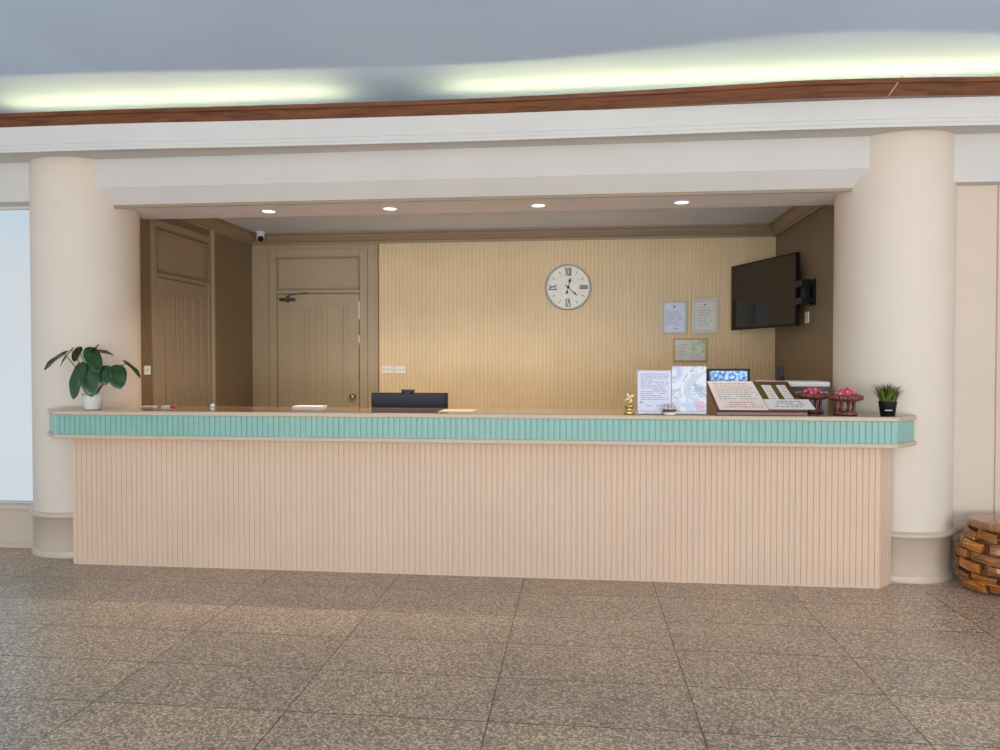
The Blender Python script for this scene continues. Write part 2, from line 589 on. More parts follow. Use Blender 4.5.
# right: pink recess wall with a wainscot
b_ = MB()
b_.box(2.2, 8, 0.38, 0.50, 0.0, 2.86)
struct(b_.build('wall_right', M['pinkwall']), 'pale pink wall right of the right column', 'wall')
b_ = MB()
b_.box(2.14, 8, 0.27, 0.38, 2.528, 2.86)
struct(b_.build('trim_1', M['white'], bevel=0.004), 'white lintel above the pink wall', 'trim')
b_ = MB()
b_.box(2.3, 8, 0.368, 0.384, 0.0, 0.30)
b_.box(2.3, 8, 0.356, 0.384, 0.0, 0.04)
b_.box(2.3, 8, 0.342, 0.384, 0.295, 0.33)
struct(b_.build('baseboard_right', M['skirt'], bevel=0.005), 'beige panelled skirting under the pink wall', 'baseboard')
struct(MB().box(2.680, 2.692, 0.366, 0.385, 0.33, 2.528).build('trim_2', M['pinkwall'], bevel=0.003), 'thin upright beige trim on the pink wall', 'trim')

# beam over the counter opening (lower front edge chamfered)
poly = [(0.25, 2.87), (0.25, 2.629), (0.35, 2.520), (0.87, 2.520), (0.87, 2.87)]
vs = [(-3.62, y, z) for y, z in poly] + [(2.02, y, z) for y, z in poly]
n = len(poly)
b_ = MB()
fs = [tuple(range(n)), tuple(reversed(range(n, 2 * n)))] + [(i, n + i, n + (i + 1) % n, (i + 1) % n) for i in range(n)]
b_.add(vs, fs)
b_.m = [0, 0, 0, 0, 1, 1, 0]
struct(b_.build('wall_front', [M['white'], M['soffit']]), 'white beam across the top of the counter opening', 'wall')
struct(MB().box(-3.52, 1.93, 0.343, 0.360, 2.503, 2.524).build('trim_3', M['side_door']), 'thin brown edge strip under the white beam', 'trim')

# curved cornice with wood fascia in front of the beam
def path_from(pts, off=0.0, step=0.08):
    xs = [p[0] for p in pts]
    out = []
    x = xs[0]
    while x <= xs[-1] + 1e-6:
        for i in range(len(pts) - 1):
            if pts[i][0] <= x <= pts[i + 1][0] + 1e-6:
                break
        p0 = pts[max(i - 1, 0)]; p1 = pts[i]; p2 = pts[i + 1]; p3 = pts[min(i + 2, len(pts) - 1)]
        t = (x - p1[0]) / (p2[0] - p1[0])
        m1 = (p2[1] - p0[1]) / max(p2[0] - p0[0], 1e-6) * (p2[0] - p1[0])
        m2 = (p3[1] - p1[1]) / max(p3[0] - p1[0], 1e-6) * (p2[0] - p1[0])
        y = (2 * t**3 - 3 * t**2 + 1) * p1[1] + (t**3 - 2 * t**2 + t) * m1 + (-2 * t**3 + 3 * t**2) * p2[1] + (t**3 - t**2) * m2
        out.append((x, y + off, 0.0, -1.0))
        x += step
    return out

CORN = [(-8, -0.11), (-5.2, -0.108), (-3.87, -0.108), (-2.95, -0.100), (-2.07, -0.066), (-1.15, -0.046), (-0.5, -0.04), (0.37, -0.05),
        (1.09, -0.063), (1.78, -0.062), (2.47, -0.038), (3.4, 0.0), (8, 0.05)]
WOOD = [(-8, -0.06), (-5.2, -0.065), (-3.90, -0.064), (-2.99, -0.058), (-2.14, -0.034), (-1.31, -0.020), (-0.5, -0.016), (0.28, -0.045),
        (1.02, -0.090), (1.30, -0.107), (1.87, -0.092), (2.45, -0.053), (3.4, 0.0), (8, 0.05)]
b_ = MB()
b_.sweep([(0.0, 2.80), (0.0, 2.792), (-0.012, 2.792), (-0.012, 2.83), (-0.45, 2.83), (-0.45, 2.965), (-0.012, 2.965), (-0.012, 2.845), (-0.004, 2.84), (-0.004, 2.818), (0.0, 2.812)], path_from(CORN))
struct(b_.build('trim_4', M['white']), 'long gently curved white cornice above the beam', 'trim')
b_ = MB()
b_.sweep([(0.0, 2.963), (0.0, 3.035), (0.010, 3.042), (0.012, 3.066), (0.0, 3.072), (-0.022, 3.072), (-0.022, 3.0), (-0.12, 2.99), (-0.12, 2.963)], path_from(WOOD))
struct(b_.build('trim_5', M['dark_wood']), 'long reddish brown varnished wood fascia under the ceiling', 'trim')
cd = MB().tube([(1.895, -0.065, 3.080), (1.893, -0.101, 3.076), (1.875, -0.099, 3.05), (1.83, -0.0985, 2.985), (1.818, -0.098, 2.966)], 0.0028, 8).build('cord', M['trim'])
tag(cd, 'thin pale cord hanging diagonally over the wood fascia at the right', 'cord')
# back of the light cove
struct(MB().box(-8, 8, 0.50, 0.62, 2.86, 3.20).build('wall_cove', M['white']), 'white wall at the back of the light cove', 'wall')
# light of the tubes that lie hidden in the cove
for k, (x0, x1) in enumerate(((-4.0, -1.60), (-0.86, 1.08), (1.10, 3.3))):
    lo = area('cove_light', ((x0 + x1) / 2, 0.165, 2.99), (PI + math.radians(36), 0, 0), x1 - x0, 0.016, 5.0 * (x1 - x0) / 2, (1.0, 0.83, 0.38))

# alcove shell
AY, AL, AR, AZ = 2.85, -3.455, 1.913, 2.732     # back wall, side walls, ceiling
wb = sroot('wall_back', 'fluted tan panel wall behind the counter', 'wall')
pts = ribs((-2.10, AY), (AR + 0.04, AY), 0.040, 0.0045, 0.0045)
b_ = MB()
b_.prism([(-2.10, AY + 0.006)] + pts + [(AR + 0.04, AY + 0.006), (AR + 0.04, AY + 0.12), (-2.10, AY + 0.12)], 0.0, AZ + 0.06)
b_.build('fluted_panel', M['niche'], wb)
MB().box(AL - 0.08, -2.10, AY + 0.004, AY + 0.12, 0.0, AZ + 0.06).build('door_surround', M['door'], wb)
MB().box(-2.114, -2.088, AY - 0.013, AY + 0.011, 0.0, AZ - 0.1).build('cover_strip', M['door'], wb, bevel=0.003)
MB().box(-2.088, -2.076, AY - 0.004, AY + 0.011, 0.0, AZ - 0.1).build('gap_shade_strip', M['edge'], wb)  # solid dark strip, painting the shade of a gap beside the cover strip

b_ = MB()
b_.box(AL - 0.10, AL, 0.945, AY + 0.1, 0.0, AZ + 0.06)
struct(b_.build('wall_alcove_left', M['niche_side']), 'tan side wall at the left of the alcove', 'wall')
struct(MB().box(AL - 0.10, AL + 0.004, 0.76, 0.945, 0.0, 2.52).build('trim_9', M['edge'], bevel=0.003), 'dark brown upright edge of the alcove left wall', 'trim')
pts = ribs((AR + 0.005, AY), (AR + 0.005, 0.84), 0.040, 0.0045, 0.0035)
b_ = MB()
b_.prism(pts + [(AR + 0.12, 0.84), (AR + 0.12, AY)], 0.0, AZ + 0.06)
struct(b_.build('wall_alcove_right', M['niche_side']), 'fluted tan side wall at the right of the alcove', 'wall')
struct(MB().box(AL - 0.10, AR + 0.12, 0.87, AY + 0.12, AZ, AZ + 0.08).build('ceiling_alcove', M['niche_ceiling']), 'grey blue ceiling of the alcove', 'ceiling')

# crown moulding round the alcove
CP = [(0.0, -0.118), (0.013, -0.118), (0.018, -0.096), (0.034, -0.085), (0.062, -0.045), (0.068, -0.028), (0.088, -0.02), (0.088, 0.002), (0.0, 0.002)]
def crown(name, p0, p1, nrm, label, m0=0, m1=0):
    b_ = MB()
    d = (Vector(p1) - Vector(p0)).normalized()
    n_ = len(CP)
    vs = []
    for p, mm in ((p0, m0), (p1, m1)):
        for o, z in CP:
            vs.append((p[0] + nrm[0] * o + d.x * o * mm, p[1] + nrm[1] * o + d.y * o * mm, AZ + z))
    fs = [(i, n_ + i, n_ + (i + 1) % n_, (i + 1) % n_) for i in range(n_)] + [tuple(range(n_)), tuple(reversed(range(n_, 2 * n_)))]
    b_.add(vs, fs)
    struct(b_.build(name, M['side_door']), label, 'trim')
crown('trim_6', (AL, AY), (AR, AY), (0, -1), 'tan crown moulding along the alcove back wall', 1, -1)
crown('trim_7', (AL, 0.87), (AL, AY), (1, 0), 'tan crown moulding on the alcove left wall', 0, -1)
crown('trim_8', (AR, AY), (AR, 0.87), (-1, 0), 'tan crown moulding on the alcove right wall', 1, 0)


# panelled doors (built facing -y, x along the wall, origin at the hinge-side bottom corner of the casing)
def door(name, label, loc, rz, cw, w, h, top, slats, dm_=None):
    dm_ = dm_ or M['door']
    """cw casing width, w leaf width, h leaf height, top casing height"""
    root = sroot(name, label, 'door', loc, rz)
    b_ = MB()
    W = w + 2 * cw
    b_.box(0, cw, -0.022, 0.004, 0, top)
    b_.box(W - cw, W, -0.022, 0.004, 0, top)
    b_.box(cw, W - cw, -0.022, 0.004, top - cw, top)
    b_.box(cw, W - cw, -0.020, 0.004, h + 0.008, h + 0.045)
    b_.build('casing', dm_, root, bevel=0.005)
    # transom panel
    b_ = MB()
    z0, z1 = h + 0.045, top - cw
    b_.box(cw, W - cw, -0.004, 0.003, z0, z1)
    b_.build('transom_panel', dm_, root)
    b_ = MB()
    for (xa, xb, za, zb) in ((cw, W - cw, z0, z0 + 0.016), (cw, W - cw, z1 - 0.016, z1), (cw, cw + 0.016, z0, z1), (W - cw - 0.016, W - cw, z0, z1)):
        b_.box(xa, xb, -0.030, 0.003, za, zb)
    b_.build('transom_moulding', M['side_door'] if dm_ is M['door'] else M['niche_side'], root, bevel=0.003)  # coloured darker than the door, so shade lines are painted into the moulding
    MB().box(cw, W - cw, -0.001, 0.0045, 0.01, h + 0.009).build('gap_shade_board', M['edge'], root)  # dark board added behind the leaf so the gap round it looks shaded
    # leaf
    b_ = MB()
    x0, x1 = cw + 0.009, W - cw - 0.009
    st = 0.115
    b_.box(x0, x1, -0.005, 0.003, 0.01, h)
    b_.box(x0, x0 + st, -0.014, 0.003, 0.01, h)
    b_.box(x1 - st, x1, -0.014, 0.003, 0.01, h)
    b_.box(x0 + st, x1 - st, -0.014, 0.003, h - 0.135, h)
    b_.box(x0 + st, x1 - st, -0.014, 0.003, 0.01, 0.95)
    mid = (x0 + x1) / 2
    for xa, wd in slats:
        b_.box(mid + xa - wd / 2, mid + xa + wd / 2, -0.017, 0.003, 0.95, h - 0.135)
    b_.build('door_leaf', dm_, root, bevel=0.0025)
    return root, x0, x1


d1, x0, x1 = door('door_1', 'tan panelled door in the back wall with a transom panel above', (-3.262, AY + 0.003, 0), 0, 0.082, 0.90, 2.095, 2.565,
                  ((-0.15, 0.016), (-0.10, 0.016), (-0.03, 0.018), (0.03, 0.018), (0.085, 0.03), (0.27, 0.012)))
# knob
kb = MB().lathe([(0.030, 0), (0.030, 0.006), (0.013, 0.010), (0.013, 0.032), (0.026, 0.043), (0.030, 0.056), (0.025, 0.068), (1e-5, 0.073)],
                c=(0.912, -0.014, 1.02), n=20, mtx=Matrix.Rotation(PI / 2, 4, 'X')).build('knob', M['chrome'], d1)
kb['label'] = 'round chrome door knob'
# closer
b_ = MB()
b_.tube([(0.118, -0.035, 2.043), (0.287, -0.035, 2.043)], 0.012, 12)
b_.box(0.118, 0.287, -0.03, -0.012, 2.020, 2.056)
b_.box(0.197, 0.225, -0.05, -0.012, 2.008, 2.074)
cl = b_.build('door_closer', M['iron'], d1, bevel=0.002)
cl['label'] = 'dark metal door closer at the top of the door'
b_ = MB()
b_.tube([(0.212, -0.045, 2.073), (0.25, -0.05, 2.088), (0.43, -0.045, 2.104)], 0.0065, 8)
b_.build('closer_arm', M['iron'], cl)
for z0, z1 in ((1.83, 2.02), (1.58, 1.66)):
    MB().box(0.974, 0.983, -0.024, -0.010, z0, z1).build('strike_strip', M['plastic'], d1)
for z in (1.88, 1.42):
    MB().tube([(0.085, -0.02, z), (0.085, -0.02, z + 0.1)], 0.006, 8).build('hinge', M['door'], d1)
for z0, z1 in ((1.67, 1.82), (1.20, 1.53)):
    MB().box(0.9745, 0.982, -0.023, -0.010, z0, z1).build('dark_seal', M['iron'], d1)

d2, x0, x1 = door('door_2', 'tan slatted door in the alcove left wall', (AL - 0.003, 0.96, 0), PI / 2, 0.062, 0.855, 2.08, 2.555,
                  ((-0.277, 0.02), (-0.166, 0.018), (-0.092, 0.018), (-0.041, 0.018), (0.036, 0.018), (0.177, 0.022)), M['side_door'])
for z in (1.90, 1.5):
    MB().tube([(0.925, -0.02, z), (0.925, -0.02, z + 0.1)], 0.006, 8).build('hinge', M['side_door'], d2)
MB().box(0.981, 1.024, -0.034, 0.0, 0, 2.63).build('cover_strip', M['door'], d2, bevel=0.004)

# ------------------------------------------------------------------ reception counter
rc = thing('reception_counter', 'long fluted beige reception counter with a teal band under its top', 'counter')
front = ribs((-3.459, 0.0), (1.833, 0.0), 0.0362, 0.0055, 0.006)
cham = ribs((1.833, 0.0), (1.946, 0.12), 0.06, 0.004, 0.002)
b_ = MB()
b_.prism([(-3.459, 0.008)] + front + [(1.833, 0.004)] + cham + [(1.946, 0.135), (1.60, 0.135), (1.60, 0.08), (-3.30, 0.08), (-3.30, 0.135), (-3.459, 0.135)], 0.012, 0.90)
b_.build('front_panel', M['counter'], rc)
MB().prism([(-3.455, 0.004), (1.832, 0.004), (1.95, 0.122), (1.95, 0.13), (-3.455, 0.13)], 0.0, 0.014).build('plinth', M['counter'], rc)
# outline of the top
def top_outline(o, back):
    return [(-3.49 + 0.0 - o * 0.4, -0.12 - o), (1.876 + o * 0.4, -0.12 - o), (2.045 + o, 0.049 - o * 0.4), (2.045 + o, 0.22), (1.68, 0.22), (1.68, back), (-3.03, back),
            (-3.03, 0.22), (-3.66 - o, 0.22), (-3.66 - o, 0.05 - o * 0.4)]
MB().prism(top_outline(0.012, 0.42), 0.877, 0.904).build('lower_trim', M['trim'], rc, bevel=0.004)
# teal fluted band
o = 0.0
A = (-3.66, 0.05); Bp = (-3.49, -0.12); Cp = (1.876, -0.12); D = (2.045, 0.049)
band = ribs((-3.66, 0.2), A, 0.036, 0.006, 0.006) + ribs(A, Bp, 0.036, 0.006, 0.006) + ribs(Bp, Cp, 0.0362, 0.006, 0.006) + ribs(Cp, D, 0.036, 0.006, 0.006) + ribs(D, (2.045, 0.2), 0.036, 0.006, 0.006)
b_ = MB()
b_.prism(band + [(1.95, 0.2), (1.95, 0.10), (1.85, -0.02), (-3.45, -0.02), (-3.58, 0.10), (-3.58, 0.2)], 0.9, 1.036)
tb = b_.build('fluted_band', M['teal'], rc)
tb['label'] = 'teal fluted band below the countertop'
eb = MB().prism(top_outline(0.012, 0.42), 1.035, 1.0625).build('edge_banding', M['trim'], rc, bevel=0.006, segs=3)
MB().prism(top_outline(-0.022, 0.418), 1.05, 1.0638).build('countertop', M['laminate'], rc)
# carcass side and work surface behind, on their own supports
b_ = MB()
b_.box(-3.02, 1.66, 0.36, 0.90, 0.72, 0.75)
b_.build('work_surface', M['desk'], rc, bevel=0.003)
for x in (-3.0, -1.4, 0.2, 1.62):
    b_ = MB()
    b_.box(x, x + 0.03, 0.08, 0.86, 0.0, 0.72)
    b_.box(x, x + 0.03, 0.08, 0.36, 0.72, 0.88)
    b_.build('support_panel', M['desk'], rc)

ZT = 1.0638

# ------------------------------------------------------------------ lamps in the soffit
dls = []
names = ['recessed round downlight in the soffit, leftmost of the four', 'recessed round downlight in the soffit, second from the left',
         'recessed round downlight in the soffit, third from the left near the clock', 'recessed round downlight in the soffit, rightmost of the four']
dl0 = thing('downlight', names[0], 'downlight', (-2.32, 0.645, 2.52), 0, 'soffit downlights')
MB().lathe([(0.046, 0.0), (0.062, -0.003), (0.064, -0.006), (0.058, -0.009), (0.047, -0.006), (0.046, 0.0)], n=36, cap=False).build('rim', M['plastic'], dl0)
MB().lathe([(1e-5, -0.004), (0.047, -0.003)], n=32, cap=False).build('lens', M['lamp_on'], dl0)
for i, x in enumerate((-2.32, -1.39, -0.297, 0.717)):
    o = dl0 if i == 0 else copy_tree(dl0)
    o.location = (x, 0.645, 2.52)
    o['label'] = names[i]
    l = bpy.data.lights.new('downlight_beam', 'SPOT')
    l.energy = 112.0 if i < 3 else 40.0
    l.spot_size = math.radians(128)
    l.spot_blend = 0.9
    l.shadow_soft_size = 0.05
    l.color = (1.0, 0.82, 0.60)
    lo = bpy.data.objects.new('downlight_beam', l)
    C.objects.link(lo)
    lo.location = (x, 0.645, 2.505)
    lo.rotation_euler = (0.30, 0, 0)

# ------------------------------------------------------------------ things on the back wall
ck = thing('wall_clock', 'round white wall clock with dark roman numerals on the fluted wall', 'clock', (-0.114, AY - 0.008, 2.137))
ck.scale = (1.125, 1.125, 1.125)
RX = Matrix.Rotation(PI / 2, 4, 'X')
MB().lathe([(0.192, 0.0), (0.204, 0.0), (0.206, 0.012), (0.202, 0.026), (0.195, 0.030), (0.190, 0.026), (0.189, 0.014)], n=72, mtx=RX, cap=False).build('rim', M['rim'], ck)
MB().lathe([(1e-5, 0.014), (0.190, 0.014)], n=64, mtx=RX, cap=False).build('dial', M['clock_face'], ck)
def stroke(b_, x0, z0, x1, z1, w, y=-0.0155, t=0.002):
    d = Vector((x1 - x0, 0, z1 - z0))
    nn = Vector((-d.z, 0, d.x)).normalized() * w / 2
    a = Vector((x0, y, z0)); bb = Vector((x1, y, z1)); th = Vector((0, t, 0))
    b_.add([a - nn, bb - nn, bb + nn, a + nn, a - nn + th, bb - nn + th, bb + nn + th, a + nn + th],
           [(0, 1, 2, 3), (7, 6, 5, 4), (0, 4, 5, 1), (1, 5, 6, 2), (2, 6, 7, 3), (3, 7, 4, 0)])
GL = {'I': [(0, 0, 0, 1)], 'V': [(-0.28, 1, 0, 0), (0.28, 1, 0, 0)], 'X': [(-0.28, 1, 0.28, 0), (0.28, 1, -0.28, 0)]}
WD = {'I': 0.26, 'V': 0.72, 'X': 0.72}
for txt, ang in (('XII', 0), ('III', -PI / 2), ('VI', PI), ('IX', PI / 2)):
    b_ = MB()
    H = 0.062
    tot = sum(WD[c] for c in txt)
    x = -tot / 2
    ca, sa = math.cos(ang), math.sin(ang)
    for c in txt:
        xc = x + WD[c] / 2
        for gi, (ax, az, bx, bz) in enumerate(GL[c]):
            p = [((xc + ax) * H * 0.78, 0.108 + az * H), ((xc + bx) * H * 0.78, 0.108 + bz * H)]
            p = [(ca * u_ - sa * w_, sa * u_ + ca * w_) for u_, w_ in p]
            stroke(b_, p[0][0], p[0][1], p[1][0], p[1][1], 0.0085 if gi == 0 else 0.005)
        x += WD[c]
    for zz in (0.106, 0.172):
        p = [(-tot / 2 * H * 0.78, zz), (tot / 2 * H * 0.78, zz)]
        p = [(ca * u_ - sa * w_, sa * u_ + ca * w_) for u_, w_ in p]
        stroke(b_, p[0][0], p[0][1], p[1][0], p[1][1], 0.004)
    b_.build('numeral', M['ink'], ck)
for k in range(12):
    if k % 3:
        a = k * PI / 6
        b_ = MB()
        stroke(b_, 0.135 * math.sin(a), 0.135 * math.cos(a), 0.165 * math.sin(a), 0.165 * math.cos(a), 0.005)
        b_.build('hour_mark', M['ink_grey'], ck)
def hand(name, ang, ln, w, tail):
    b_ = MB()
    s_, c_ = math.sin(ang), math.cos(ang)
    def P(u_, v_): return (c_ * u_ + s_ * v_, -s_ * u_ + c_ * v_)
    shape = [(-0.002, -tail), (-w * 0.9, -tail * 0.8), (-0.002, -tail * 0.45), (-0.0025, ln * 0.45), (-w, ln * 0.68), (0, ln), (w, ln * 0.68), (0.0025, ln * 0.45), (0.002, -tail * 0.45), (w * 0.9, -tail * 0.8), (0.002, -tail)]
    pp = [P(u_, v_) for u_, v_ in shape]
    b_.add([(x, -0.021, z) for x, z in pp] + [(x, -0.018, z) for x, z in pp],
           [tuple(range(len(pp))), tuple(reversed(range(len(pp), 2 * len(pp))))] + [(i, (i + 1) % len(pp), len(pp) + (i + 1) % len(pp), len(pp) + i) for i in range(len(pp))])
    b_.build(name, M['ink'], ck)
hand('hour_hand', math.radians(14), 0.088, 0.013, 0.062)
hand('minute_hand', math.radians(133), 0.118, 0.007, 0.03)
MB().lathe([(0.012, 0.014), (0.012, 0.026), (1e-5, 0.028)], n=16, mtx=RX).build('hub', M['ink'], ck)


def dashes(b_, x0, x1, z0, z1, rows, h, y, align='full', fill=0.9, seed=1, wmin=0.012, wmax=0.04, gap=0.006):
    """rows of short dashes standing for lines of small print, on a sheet facing -y (local x, z)"""
    rr = random.Random(seed)
    for i in range(rows):
        z = z1 - (z1 - z0) * (i + 0.5) / rows
        a, c = x0, x1
        if align == 'center':
            q = (x1 - x0) * rr.uniform(0.0, 0.28)
            a, c = x0 + q, x1 - q
        elif i % 4 == 3:
            c = x0 + (x1 - x0) * rr.uniform(0.5, 0.9)
        x = a
        while x < c - wmin:
            w = min(rr.uniform(wmin, wmax), c - x)
            if rr.random() < fill:
                b_.add([(x, y, z - h / 2), (x + w, y, z - h / 2), (x + w, y, z + h / 2), (x, y, z + h / 2)], [(0, 1, 2, 3)])
            x += w + gap
    return b_


def framed(label, x0, x1, z0, z1, fw, fm, pm, group='framed certificates on the back wall'):
    cx, cz = (x0 + x1) / 2, (z0 + z1) / 2
    w, h = (x1 - x0) / 2, (z1 - z0) / 2
    cx *= 1.1256
    cz = 1.4 + (cz - 1.4) * 1.1256
    w *= 1.1256
    h *= 1.1256
    fw *= 1.1256
    r = thing('picture_frame', label, 'framed certificate', (cx, AY - 0.004, cz), 0, group)
    b_ = MB()
    b_.box(-w, w, -0.02, 0, h - fw, h)
    b_.box(-w, w, -0.02, 0, -h, -h + fw)
    b_.box(-w, -w + fw, -0.02, 0, -h + fw, h - fw)
    b_.box(w - fw, w, -0.02, 0, -h + fw, h - fw)
    b_.build('frame', fm, r, bevel=0.004)
    MB().box(-w + fw, w - fw, -0.008, -0.001, -h + fw, h - fw).build('certificate', pm, r)
    return r, w - fw, h - fw

r, w, h = framed('silver framed pale blue certificate, left of the upper pair', 0.728, 0.945, 1.63, 1.925, 0.019, M['frame_grey'], M['cert_blue'])
b_ = MB(); b_.lathe([(1e-5, 0.0), (0.011, 0.0)], c=(0.0, -0.0088, h - 0.035), n=10, mtx=RX, cap=False)
b_.build('emblem', M['ink_grey'], r)
b_ = dashes(MB(), -0.012, 0.05, -h + 0.03, -h + 0.045, 1, 0.008, -0.0088, 'full', 1, 4)
dashes(b_, -w + 0.02, w - 0.02, -h + 0.06, h - 0.06, 9, 0.005, -0.0088, 'full', .9, 5).build('printed_text', M['ink_soft'], r)
r, w, h = framed('off white framed grey certificate, right of the upper pair', 0.985, 1.213, 1.635, 1.945, 0.028, M['frame_white'], M['cert'])
b_ = MB(); b_.lathe([(1e-5, 0.0), (0.010, 0.0)], c=(0.0, -0.0088, h - 0.03), n=10, mtx=RX, cap=False)
b_.build('emblem', M['ink_grey'], r)
dashes(MB(), -w + 0.02, w - 0.02, -h + 0.04, h - 0.05, 8, 0.004, -0.0088, 'center', .9, 9).build('printed_text', M['ink_grey'], r)
r, w, h = framed('small gold framed wide certificate below the upper pair', 0.826, 1.12, 1.385, 1.597, 0.014, M['gold_frame'], M['cert'])
MB().box(0.005, w - 0.004, -0.0088, -0.007, -h + 0.03, h - 0.004).build('print', M['photo_green'], r)
b_ = MB(); b_.box(0.005, w - 0.006, -0.0094, -0.0088, -h + 0.028, -h + 0.045); b_.build('caption_strip', M['paper_blue'], r)
dashes(MB(), -w + 0.02, -0.01, -h + 0.03, h - 0.04, 6, 0.004, -0.0088, 'center', .9, 11).build('printed_text', M['ink_grey'], r)


def socket(name, label, cat, loc, rz, w, h, group=None, n=3):
    r = thing(name, label, cat, loc, rz, group)
    MB().box(-w / 2, w / 2, -0.009, 0, -h / 2, h / 2).build('face_plate', M['plastic'], r, bevel=0.002)
    for k in range(n):
        x = -w / 2 + w * (k + 0.5) / n
        MB().box(x - 0.009, x + 0.009, -0.0115, -0.008, -0.009, 0.009).build('rocker', M['frame_grey'], r)
    return r

socket('switch_plate', 'white switch plate on the back wall, left one of the pair', 'switch', (-1.986, AY, 1.304), 0, 0.121, 0.072, 'switch plates on the back wall')
socket('switch_plate', 'white switch plate on the back wall, right one of the pair', 'switch', (-1.856, AY, 1.302), 0, 0.121, 0.072, 'switch plates on the back wall')
socket('wall_switch', 'small white wall switch beside the left column', 'switch', (AL + 0.004, 0.89, 1.32), PI / 2, 0.085, 0.072, None, 1)
socket('wall_socket', 'small white wall socket below the television bracket', 'socket', (AR + 0.004, 1.795, 1.762), PI / 2 * -1, 0.10, 0.095, None, 2)

# security camera
cv = thing('security_camera', 'small white dome security camera in the alcove ceiling corner', 'camera', (-3.292, 2.70, AZ))
cv.scale = (1.1256, 1.1256, 1.1256)
MB().lathe([(0.045, 0.0), (0.047, -0.012), (0.036, -0.016), (0.034, -0.05), (0.038, -0.06), (0.034, -0.075), (0.02, -0.085), (1e-5, -0.088)], n=28).build('housing', M['plastic'], cv)
b_ = MB(); b_.ball((0.012, -0.022, -0.068), 0.027, 18); b_.build('lens', M['black'], cv)

# television on the right alcove wall
tvr = Vector((1.828, 1.815)); tvl = Vector((1.486, 2.781))
ctr = (tvr + tvl) / 2
TZ = 2.0056
tv = thing('television', 'black flat television angled out from the alcove right wall', 'television', (ctr.x, ctr.y, TZ), math.atan2(tvr.y - tvl.y, tvr.x - tvl.x))
tw, th_ = (tvr - tvl).length / 2, 0.312
b_ = MB()
b_.box(-tw, tw, 0.0, 0.035, -th_, th_)
b_.box(-tw * 0.7, tw * 0.7, 0.035, 0.06, -th_ * 0.8, th_ * 0.5)
b_.box(-tw, tw, -0.004, 0.0, th_ - 0.012, th_)
b_.box(-tw, tw, -0.004, 0.0, -th_, -th_ + 0.022)
b_.box(-tw, -tw + 0.012, -0.004, 0.0, -th_, th_)
b_.box(tw - 0.012, tw, -0.004, 0.0, -th_, th_)
b_.build('casing', M['black'], tv, bevel=0.003)
MB().box(-tw + 0.012, tw - 0.012, -0.0025, 0.001, -th_ + 0.022, th_ - 0.012).build('screen', M['screen'], tv)
br_ = MB()
inv = Matrix.Rotation(-tv.rotation_euler.z, 4, 'Z')
def loc2(x, y, z): return inv @ Vector((x - ctr.x, y - ctr.y, z - TZ))
def wbox(b_, x0, x1, y0, y1, z0, z1):
    vs = [loc2(x, y, z) for z in (z0, z1) for y in (y0, y1) for x in (x0, x1)]
    b_.add(vs, [(0, 2, 3, 1), (4, 5, 7, 6), (0, 1, 5, 4), (2, 6, 7, 3), (0, 4, 6, 2), (1, 3, 7, 5)])
wbox(br_, AR - 0.012, AR + 0.003, 1.57, 1.68, 1.85, 2.065)
for z in (1.878, 2.024):
    wbox(br_, AR - 0.05, AR, 1.58, 1.67, z, z + 0.025)
    wbox(br_, AR - 0.10, AR - 0.03, 1.60, 1.80, z - 0.012, z + 0.04)
    br_.tube([loc2(AR - 0.04, 1.625, z + 0.012), loc2(AR - 0.05, 1.90, z + 0.012), loc2(1.74, 2.32, z + 0.012)], 0.013, 8)
wbox(br_, AR - 0.06, AR - 0.02, 1.66, 1.78, 1.87, 2.05)
bk = br_.build('wall_bracket', M['black'], tv)

# ------------------------------------------------------------------ behind the counter
mo = thing('computer_monitor', 'dark navy back of a computer monitor behind the counter', 'monitor', (-1.245, 0.62, 0.75))
b_ = MB()
b_.box(-0.285, 0.285, 0.0, 0.035, 0.075, 0.41)
b_.build('casing', M['black'], mo, bevel=0.004)
b_ = MB()
b_.box(-0.272, 0.272, -0.016, 0.002, 0.13, 0.40)
b_.box(-0.272, 0.272, -0.012, 0.002, 0.305, 0.31)
b_.build('back_panel', M['navy'], mo, bevel=0.006)
MB().box(-0.275, 0.275, 0.0345, 0.037, 0.09, 0.40).build('screen', M['screen'], mo)
b_ = MB()
b_.box(-0.03, 0.03, -0.03, 0.0, 0.01, 0.25)
b_.box(-0.12, 0.12, -0.09, 0.09, 0.0, 0.014)
b_.build('stand', M['black'], mo, bevel=0.003)
wc = thing('webcam', 'small dark webcam clipped on top of the monitor', 'webcam', (-1.257, 0.635, 1.16))
b_ = MB()
b_.box(-0.048, 0.048, -0.016, 0.014, 0.001, 0.024)
b_.build('body', M['navy'], wc, bevel=0.005)
b_ = MB(); b_.box(-0.02, 0.02, -0.020, -0.0165, -0.03, 0.008); b_.build('clip', M['navy'], wc)

dm = thing('display_monitor', 'small black framed monitor with a lit blue picture behind the display case', 'monitor', (1.018, 0.50, 0.75))
b_ = MB()
W = 0.146
b_.box(-W, W, 0.0, 0.025, 0.28, 0.592)
b_.box(-W, W, -0.006, 0.0, 0.577, 0.592)
b_.box(-W, W, -0.006, 0.0, 0.28, 0.30)
b_.box(-W, -W + 0.02, -0.006, 0.0, 0.30, 0.577)
b_.box(W - 0.02, W, -0.006, 0.0, 0.30, 0.577)
b_.build('casing', M['black'], dm, bevel=0.002)
MB().box(-W + 0.02, W - 0.02, -0.003, 0.001, 0.30, 0.577).build('screen', M['display'], dm)
b_ = MB()
b_.box(-0.02, 0.02, 0.025, 0.05, 0.01, 0.45)
b_.box(-0.10, 0.10, -0.05, 0.10, 0.0, 0.014)
b_.build('stand', M['black'], dm)

